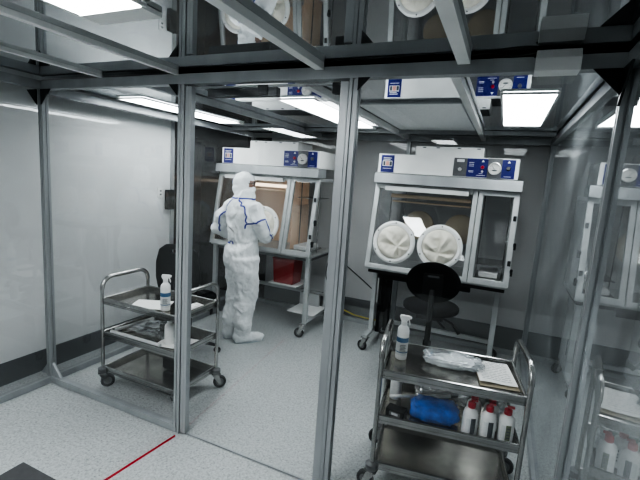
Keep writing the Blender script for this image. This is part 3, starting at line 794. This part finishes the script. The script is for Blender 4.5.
m.tube([(-1.7, 4.46, .08), (-1.55, 4.46, .03), (-1.3, 4.46, .02)], .008, 8)
tag(m.build('yellow_hose', None, None, smooth=True), 'yellow hose lying along the foot of the back wall', 'hose')
# red floor tape
m = MB(); m.prism([(-1.675, 1.80), (-1.69, 1.81), (-1.74, 1.3), (-1.86, .2), (-1.845, .2), (-1.722, 1.3)], 'z', 0.0, .0012)
tag(m.build('floor_tape', redtape), 'thin red tape line on the floor in front of the door post', 'tape')
# dark bench at the lower left corner
t = tag(empty('side_bench', (-1.28, .71, 0)), 'dark grey topped bench at the lower left corner', 'bench')
MB().use(dgrey).box(0, .55, -.6, 0, .66, .70).build('bench_top', None, t, .003)
for x in (.05, .46):
    for y in (-.55, -.09): MB().use(alu).box(x, x+.04, y, y+.04, 0, .66).build('leg', None, t, .002)

# ------------------------------------------------------------------ stools / chairs
def star_base(t, r=.27, n=5, z=.055, ph=0., ring=None):
    m = MB().use(black)
    for k in range(n):
        a = ph+2*PI*k/n; m.tube([(.03*math.cos(a), .03*math.sin(a), z+.05), (r*math.cos(a), r*math.sin(a), z+.012)], [.022, .013], 10)
    m.lathe([(.035, z+.03), (.035, z+.11), (.028, z+.12)], 20)
    m.build('star_base', None, t)
    for k in range(n):
        a = ph+2*PI*k/n; T = Matrix.Translation((r*math.cos(a), r*math.sin(a), .0)) @ Matrix.Rotation(a+1., 4, 'Z')
        w = MB().use(rubber)
        for s in (-.013, .013):
            w.lathe([(.006, s-.008), (.024, s-.008), (.026, s), (.024, s+.008), (.006, s+.008)], 16, T @ Matrix.Translation((0, 0, .026)) @ Matrix.Rotation(PI/2, 4, 'X'))
        w.use(black).tube([T @ Vector((0, 0, .03)), T @ Vector((0, 0, .066))], .008, 8)
        w.build('caster', None, t)
def sup(x, y, z, a, b, c, e=.7, mat=None, m=None, T=None, seg=32, rings=16):
    """superellipsoid pad"""
    pw = lambda v, p: math.copysign(abs(v)**p, v)
    vs = []; 
    for i in range(rings+1):
        ph = -PI/2+PI*i/rings
        for k in range(seg):
            th = 2*PI*k/seg
            vs.append((x+a*pw(math.cos(ph), .5)*pw(math.cos(th), e), y+b*pw(math.cos(ph), .5)*pw(math.sin(th), e), z+c*pw(math.sin(ph), .7)))
    fs = [(i*seg+k, i*seg+(k+1) % seg, (i+1)*seg+(k+1) % seg, (i+1)*seg+k) for i in range(rings) for k in range(seg)]
    m.add(vs, fs, T)
t = tag(empty('lab_stool', (-.42, 3.22, 0), 0.12), 'black lab stool with round back in front of the right isolator', 'stool')
m = MB().use(blackf); sup(0, 0, .705, .215, .20, .045, 1., m=m); m.build('seat', None, t, smooth=True)
m = MB().use(blackf); T = Matrix.Translation((0, -.20, .945)) @ Matrix.Rotation(PI/2+.12, 4, 'X'); sup(0, 0, 0, .195, .155, .03, 1., m=m, T=T); bk = m.build('backrest', None, t, smooth=True)
m = MB().use(black); T2 = Matrix.Translation((0, -.235, .93)) @ Matrix.Rotation(.12, 4, 'X')
m.box(-.07, .07, -.012, .012, -.08, .09, T2); m.use(grey).box(-.04, .04, -.014, -.012, .065, .08, T2); m.build('back_shell', None, bk, .008)
m = MB().use(black); m.tube([(0, -.235, .90), (0, -.25, .78), (0, -.2, .67), (0, -.05, .655)], .018, 10, ry=.03)
m.build('back_bar', None, t, smooth=True)
m = MB().use(black); m.box(-.10, .10, -.10, .10, .625, .66); m.tube([(.06, 0, .64), (.17, -.02, .60), (.23, -.04, .53)], [.008, .009, .014], 8); m.tube([(.03, -.06, .64), (.12, -.1, .58)], .007, 8)
m.build('seat_mechanism', None, t, .002)
m = MB().use(black).lathe([(.03, .15), (.03, .42), (.022, .425), (.022, .63)], 20); m.build('gas_column', None, t)
m = MB().use(steel).tube([(.19*math.cos(a), .19*math.sin(a), .26) for a in [2*PI*i/32 for i in range(32)]], .010, 8, closed=True)
for a in (0, PI/2, PI, 3*PI/2): m.tube([(.025*math.cos(a), .025*math.sin(a), .26), (.19*math.cos(a), .19*math.sin(a), .26)], .007, 8)
m.build('foot_ring', None, t, smooth=True)
star_base(t, .27, 5, .055, .3)
# left chair with slotted back
t = tag(empty('office_chair', (-2.475, 2.80, 0), math.radians(14)), 'black chair with a slotted plastic back behind the left cart', 'chair')
prof = []
m = MB().use(black)
outline = [(-.17,.62),(-.20,.75),(-.20,.88),(-.17,.99),(-.11,1.035),(.0,1.045),(.11,1.035),(.17,.99),(.20,.88),(.20,.75),(.17,.62),(.08,.56),(-.08,.56)]
hole = [(-.055,.965),(-.06,.98),(-.055,.995),(.055,.995),(.06,.98),(.055,.965)]
bm = bmesh.new()
vo = [bm.verts.new((x, 0, z)) for x, z in outline]; vh = [bm.verts.new((x, 0, z)) for x, z in hole]
eo = [bm.edges.new((vo[i], vo[(i+1) % len(vo)])) for i in range(len(vo))]; eh = [bm.edges.new((vh[i], vh[(i+1) % len(vh)])) for i in range(len(vh))]
bmesh.ops.triangle_fill(bm, use_beauty=True, edges=eo+eh)
me = bpy.data.meshes.new('backrest'); bm.to_mesh(me); bm.free(); me.materials.append(black)
ob = bpy.data.objects.new('backrest', me); col.objects.link(ob); ob.parent = t; ob.location = (0, -.2, -.025)
md = ob.modifiers.new('s', 'SOLIDIFY'); md.thickness = .022; md.offset = 0
md = ob.modifiers.new('b', 'BEVEL'); md.width = .006; md.segments = 2; md.limit_method = 'ANGLE'
m = MB().use(blackf); sup(0, 0.03, .50, .22, .21, .035, .8, m=m); m.build('seat', None, t, smooth=True)
m = MB().use(black).tube([(0, -.222, .72), (0, -.24, .58), (0, -.2, .46), (0, 0, .455)], .015, 10, ry=.03); m.build('back_bar', None, t, smooth=True)
m = MB().use(black).lathe([(.03, .14), (.03, .3), (.02, .305), (.02, .465)], 20); m.build('gas_column', None, t)
star_base(t, .27, 5, .055, .15)

# ------------------------------------------------------------------ the person in the coverall
PFACE = math.radians(-37)
t = tag(empty('person', (-2.24, 3.27, 0), PFACE), 'person in white hooded coverall and mask standing with hands at the glove port', 'person')
def remeshed(m, name, mat, vox, parent, smooth=8, disp=0., dscale=.08):
    o = m.build(name, mat, None)
    md = o.modifiers.new('r', 'REMESH'); md.mode = 'VOXEL'; md.voxel_size = vox; md.use_smooth_shade = True
    md = o.modifiers.new('s', 'SMOOTH'); md.iterations = smooth; md.factor = .5
    bpy.context.view_layer.update()
    ev = o.evaluated_get(bpy.context.evaluated_depsgraph_get())
    me = bpy.data.meshes.new_from_object(ev); me.name = name
    if disp:
        nv = [v.normal.copy() for v in me.vertices]
        for v, n_ in zip(me.vertices, nv):
            p = v.co
            q = Vector((p.x + .25*p.z, p.y - .2*p.z, p.z*.55)) / dscale + Vector((noise.noise(p*7), noise.noise(p*7+Vector((9,0,0))), 0))*.7
            w = (.5-abs(noise.noise(q)))*1.1 + (.4-abs(noise.noise(q*2.1+Vector((7,3,1)))))*.7
            q2 = Vector((p.x, p.y, p.z*1.8)) / (dscale*1.3); w += .5*noise.noise(q2)
            v.co = p + n_*disp*w
    me.materials.clear(); me.materials.append(mat)
    me.shade_smooth()
    bpy.data.objects.remove(o)
    r = bpy.data.objects.new(name, me); col.objects.link(r); r.parent = parent
    return r
TWA = math.radians(27)
def tw(p, full=False):
    p = Vector(p); k = 1. if full else min(max((p.z-.90)/.35, 0), 1)
    if not full: k = k*k*(3-2*k)
    return Matrix.Rotation(TWA*k, 3, 'Z') @ p
b = MB()
# torso, stacked ellipses (x half width, y half depth)
def loft(m, secs, seg=28):
    vs = []
    for cx, cy, z, a, bb in secs:
        for k in range(seg):
            th = 2*PI*k/seg; vs.append((cx+a*math.cos(th), cy+bb*math.sin(th), z))
    n = len(secs); fs = [(i*seg+k, i*seg+(k+1) % seg, (i+1)*seg+(k+1) % seg, (i+1)*seg+k) for i in range(n-1) for k in range(seg)]
    fs.append(list(range(seg))[::-1]); fs.append(list(range((n-1)*seg, n*seg))); m.add(vs, fs)
loft(b, [(0, -.01, .74, .150, .13), (0, -.015, .84, .175, .165), (0, -.01, .93, .172, .155), (0, 0, 1.0, .150, .125), (0, 0, 1.06, .158, .135), (0, .0, 1.18, .168, .145),
         (0, -.01, 1.29, .176, .14), (0, -.015, 1.36, .150, .118), (0, -.01, 1.41, .105, .095), (0, .0, 1.46, .085, .085), (0, .01, 1.50, .08, .08)])
b.v = [tuple(tw(v)) for v in b.v]
for s in (-1, 1):
    fy = .02 if s > 0 else -.045     # feet slightly apart in depth
    loft(b, [(s*.080, fy*.9, .035, .062, .08), (s*.080, fy*.9-.01, .12, .066, .075), (s*.080, fy*.9-.02, .22, .082, .088), (s*.082, fy*.8-.01, .30, .080, .085), (s*.083, fy*.6+.01, .40, .093, .10), (s*.085, fy*.5+.02, .50, .098, .108),
             (s*.087, fy*.3+.015, .62, .108, .122), (s*.09, 0, .74, .118, .135), (s*.085, -.01, .86, .11, .14)], 24)
def limb(m, pts, rs, seg=16):
    # resample for roundness
    m.tube(pts, rs, seg)
    for p, r in zip(pts, rs): m.ell(p, (r, r, r), 14, 10)
RS = [(.150, -.01, 1.33), (.195, .0, 1.23), (.215, .04, 1.12), (.16, .15, 1.06), (.07, .27, 1.03)]
LS = [(-.150, -.01, 1.33), (-.26, -.04, 1.23), (-.315, -.03, 1.10), (-.26, .10, 1.04), (-.16, .26, 1.05)]
RS = [tw(p, True) for p in RS]; LS = [tw(p, True) for p in LS]
limb(b, RS, [.070, .066, .062, .056, .046]); limb(b, LS, [.070, .070, .066, .058, .046])
body = remeshed(b, 'coverall', tyvek, .009, t, 5, .021, .11)
# hood
HT = Matrix.Translation((-.038, .0, 1.56)) @ Matrix.Rotation(math.radians(-28), 4, 'Z') @ Matrix.Rotation(math.radians(-6), 4, 'X') @ Matrix.Scale(.9, 4)   # head turned to the right
h = MB(); 
h.ell((0, -.002, .012), (.092, .118, .122), T=HT); h.ell((0, -.02, -.05), (.085, .095, .09), T=HT)
h.tube([(-.012, -.008, 1.39), (-.028, -.005, 1.48), tuple(HT @ Vector((0, -.01, 0)))], [.105, .082, .08], 24)
h.ell((0, .03, -.08), (.07, .08, .05), T=HT)
hood = remeshed(h, 'hood', tyvek, .008, t, 5, .005, .05)
# face opening: skin band, eyes, nose, mask and goggles strap
fc = MB(); fc.ell((0, .022, .012), (.075, .092, .105), 32, 20, HT)
fc.ell((0, .110, -.004), (.010, .014, .016), 12, 8, HT)
for s in (-1, 1): fc.ell((s*.030, .095, .035), (.022, .014, .008), 12, 8, HT)   # brow ridges
head = remeshed(fc, 'head', skin, .006, t, 3)
for s in (-1, 1):
    e = MB().use(eyew).ell((s*.030, .098, .018), (.013, .010, .008), 14, 10, HT); e.use(eyeb).ell((s*.030, .106, .018), (.0055, .004, .0055), 10, 8, HT)
    e.build('eye', None, head, smooth=True)
    e = MB().use(hair).tube([HT @ Vector((s*(.014), .113, .036)), HT @ Vector((s*.032, .113, .041)), HT @ Vector((s*.050, .098, .035))], [.003, .004, .002], 8); e.build('eyebrow', None, head)
e = MB().use(hair).ell((0, .045, .065), (.055, .055, .040), 20, 12, HT); e.build('hair', None, head, smooth=True)
e = MB().use(dark)
for s in (-1, 1):
    e.tube([HT @ Vector((s*.032+.021*math.cos(a), .118-.25*abs(s*.032+.021*math.cos(a)-0)*.6, .017+.016*math.sin(a))) for a in [2*PI*i/16 for i in range(16)]], .0025, 6, closed=True)
    e.tube([HT @ Vector((s*.052, .108, .022)), HT @ Vector((s*.078, .07, .022)), HT @ Vector((s*.082, .02, .022))], .0025, 6)
e.build('glasses', None, t)
mk = MB()
mk.ell((0, .045, -.052), (.078, .083, .052), 28, 16, HT); mk.ell((0, .075, -.042), (.05, .058, .045), 20, 12, HT)
mask = remeshed(mk, 'face_mask', tyvek, .006, t, 4, .002, .04)
# cut the hood open in front of the eyes: drop hood faces near the eye band
bm = bmesh.new(); bm.from_mesh(hood.data); HI = HT.inverted(); dele = []
for f in bm.faces:
    c = HI @ f.calc_center_median()
    if c.y > .045 and -.02 < c.z < .05 and abs(c.x) < .075: dele.append(f)
bmesh.ops.delete(bm, geom=dele, context='FACES'); bm.to_mesh(hood.data); bm.free()
# boots covers
for s in (-1, 1):
    fy = .02 if s > 0 else -.045
    bt = MB(); rot = Matrix.Translation((s*.080, fy, 0)) @ Matrix.Rotation(-s*.1, 4, 'Z')
    bt.ell((0, .06, .045), (.062, .15, .044), T=rot); bt.ell((0, -.03, .06), (.064, .085, .06), T=rot); bt.ell((0, -.02, .12), (.068, .078, .07), T=rot)
    bt.box(-.045, .045, -.09, .18, .008, .03, rot)
    o = remeshed(bt, 'boot_cover', tyvek, .009, t, 4, .006, .05)
    sole = MB().use(principled('boot sole pale blue', (.55, .62, .68), .6)).prism([(.052*math.cos(a), .05+.15*math.sin(a)) for a in [2*PI*i/24 for i in range(24)]], 'z', 0, .010, rot)
    sole.build('sole', None, o)
# gloved hands: palm plus five fingers, curled
glovem = principled('white nitrile glove', (.80, .82, .80), .4)
def hand(w, d, up, side, nm):
    """w wrist point, d pointing direction, up = back of the hand, side=+1 thumb towards cross(d,up)"""
    d = Vector(d).normalized(); up = Vector(up); up = (up-d*up.dot(d)).normalized(); x = d.cross(up)*side; w = Vector(w)
    m = MB(); P = lambda a, b, c: w + x*a + d*b + up*c
    m.tube([P(0, -.05, 0), P(0, 0, 0), P(0, .03, 0), P(0, .06, 0), P(0, .09, -.002)], [.034, .026, .036, .041, .038], 14, ry=[.030, .020, .016, .015, .012], up=x)
    for i, (off, ln, sp) in enumerate(((.031, .070, .12), (.010, .078, .03), (-.011, .073, -.05), (-.030, .058, -.14))):
        r = .0092 - .0006*i; k = ln/3
        p0 = P(off, .078, 0); p1 = P(off+sp*k, .09+k, -.004); p2 = P(off+sp*2*k, .09+1.8*k, -.018-.002*i); p3 = P(off+sp*2.4*k, .09+2.2*k, -.038-.002*i)
        m.tube([p0, p1, p2, p3], [r*1.1, r, r*.92, r*.75], 10); m.ell(p1, (r, r, r), 8, 6); m.ell(p2, (r*.95,)*3, 8, 6); m.ell(p3, (r*.78,)*3, 8, 6)
    m.tube([P(.026, .015, -.004), P(.052, .045, -.014), P(.058, .075, -.024), P(.050, .095, -.030)], [.015, .012, .0105, .008], 10); m.ell(P(.050, .095, -.030), (.008,)*3, 8, 6)
    return remeshed(m, nm, glovem, .0035, t, 2)
hand(tw((.055, .30, 1.025), True), tw((-.45, .85, .12), True), tw((.2, .0, 1), True), -1, 'hand')
hand(tw((-.15, .285, 1.05), True), tw((.15, .98, .12), True), tw((-.2, 0, 1), True), 1, 'hand')
# blue seam tapes laid over the coverall surface
bvhs = []
for o in (body, hood):
    bvhs.append(BVHTree.FromPolygons([v.co.copy() for v in o.data.vertices], [list(p.vertices) for p in o.data.polygons]))
def snap(p, ref):
    """project p onto the garment along the line from an inner reference point outwards"""
    p = Vector(p); best = None
    for bv in bvhs:
        q = bv.find_nearest(p)
        if q[0] is not None and (best is None or q[3] < best[3]): best = q
    return best[0] + best[1]*.0015, best[1]
def seam(pts, w=.015):
    pts = [Vector(p) for p in pts]; dense = []
    for a, b_ in zip(pts[:-1], pts[1:]):
        n_ = max(2, int((b_-a).length/.012))
        for i in range(n_): dense.append(a.lerp(b_, i/n_))
    dense.append(pts[-1]); sn = [snap(p, None) for p in dense]
    m = MB(); vs = []; fs = []
    for i, (p, n_) in enumerate(sn):
        d = (sn[min(i+1, len(sn)-1)][0]-sn[max(i-1, 0)][0])
        s_ = d.cross(n_)
        if s_.length < 1e-6: s_ = Vector((1, 0, 0))
        s_.normalize(); vs += [p+s_*w/2+n_*.001, p-s_*w/2+n_*.001]
        if i: fs.append((2*i-2, 2*i-1, 2*i+1, 2*i))
    m.use(bluet).add(vs, fs); o = m.build('seam_tape', None, t, normals=False); return o
R_ = 2*PI
def ring(c, r, z, a0=0, a1=2*PI, n=24, tz=0): return [(c[0]+r[0]*math.cos(a0+(a1-a0)*i/n), c[1]+r[1]*math.sin(a0+(a1-a0)*i/n), z+tz*math.sin(a0+(a1-a0)*i/n)) for i in range(n+1)]
T_ = lambda L_: [tw(p, Vector(p).z > 1.02 and abs(Vector(p).x) > .2) for p in L_]
seam(ring((-.015, 0), (.12, .11), 1.425))
seam(T_([(.07, -.15, 1.44), (.13, -.17, 1.36), (.17, -.16, 1.28), (.19, -.15, 1.20)]))
seam(T_([(-.07, -.15, 1.44), (-.13, -.17, 1.36), (-.165, -.17, 1.28), (-.175, -.17, 1.16), (-.165, -.16, 1.04)]))
seam(T_([(.17, -.16, 1.15), (.23, -.12, 1.20), (.29, -.06, 1.25), (.31, .0, 1.27)]))
seam(T_([(.31, .0, 1.27), (.32, .04, 1.18), (.31, .10, 1.10), (.26, .18, 1.05), (.20, .24, 1.02)]))
seam(T_([(-.30, -.08, 1.32), (-.35, -.10, 1.22), (-.39, -.09, 1.10)]))
seam(T_(ring((0, 0), (.19, .15), 1.0, PI*1.1, PI*1.6, 24)))           # waist, back
hs = [HT @ Vector((0, .15*math.cos(a), .02+.15*math.sin(a))) for a in [math.radians(25+k*8) for k in range(22)]]
seam(hs, .010)
t.scale = (.985,)*3

# ------------------------------------------------------------------ camera
f_px = 409.
Yd = Vector((185, -50, f_px)).normalized(); Dn = Vector((-182.7, 2664, f_px)); Dn = (Dn - Yd*Dn.dot(Yd)).normalized()
Up = -Dn; Xr = Yd.cross(Up)
if Xr.x < 0: Xr = -Xr
# rows: world axes in image coordinates (x right, y down, z forward) -> camera axes in world
right = Vector((Xr.x, Yd.x, Up.x)); down = Vector((Xr.y, Yd.y, Up.y)); fwd = Vector((Xr.z, Yd.z, Up.z))
cam = bpy.data.cameras.new('camera'); co = bpy.data.objects.new('camera', cam); col.objects.link(co)
R3 = Matrix((right, -down, -fwd)).transposed()
co.matrix_world = Matrix.Translation((0, 0, 1.65)) @ R3.to_4x4()
cam.sensor_fit = 'HORIZONTAL'; cam.sensor_width = 36; cam.lens = 36*f_px/640; cam.clip_start = .05
bpy.context.scene.camera = co
# ------------------------------------------------------------------ world + colour
w = bpy.data.worlds.new('world'); bpy.context.scene.world = w; w.use_nodes = True
w.node_tree.nodes['Background'].inputs[0].default_value = (.5, .55, .6, 1); w.node_tree.nodes['Background'].inputs[1].default_value = .05
vs = bpy.context.scene.view_settings; vs.view_transform = 'AgX'; vs.look = 'AgX - Very High Contrast'; vs.exposure = 0.62
bpy.context.scene.cycles.transparent_max_bounces = 24
bpy.context.scene.cycles.max_bounces = 14
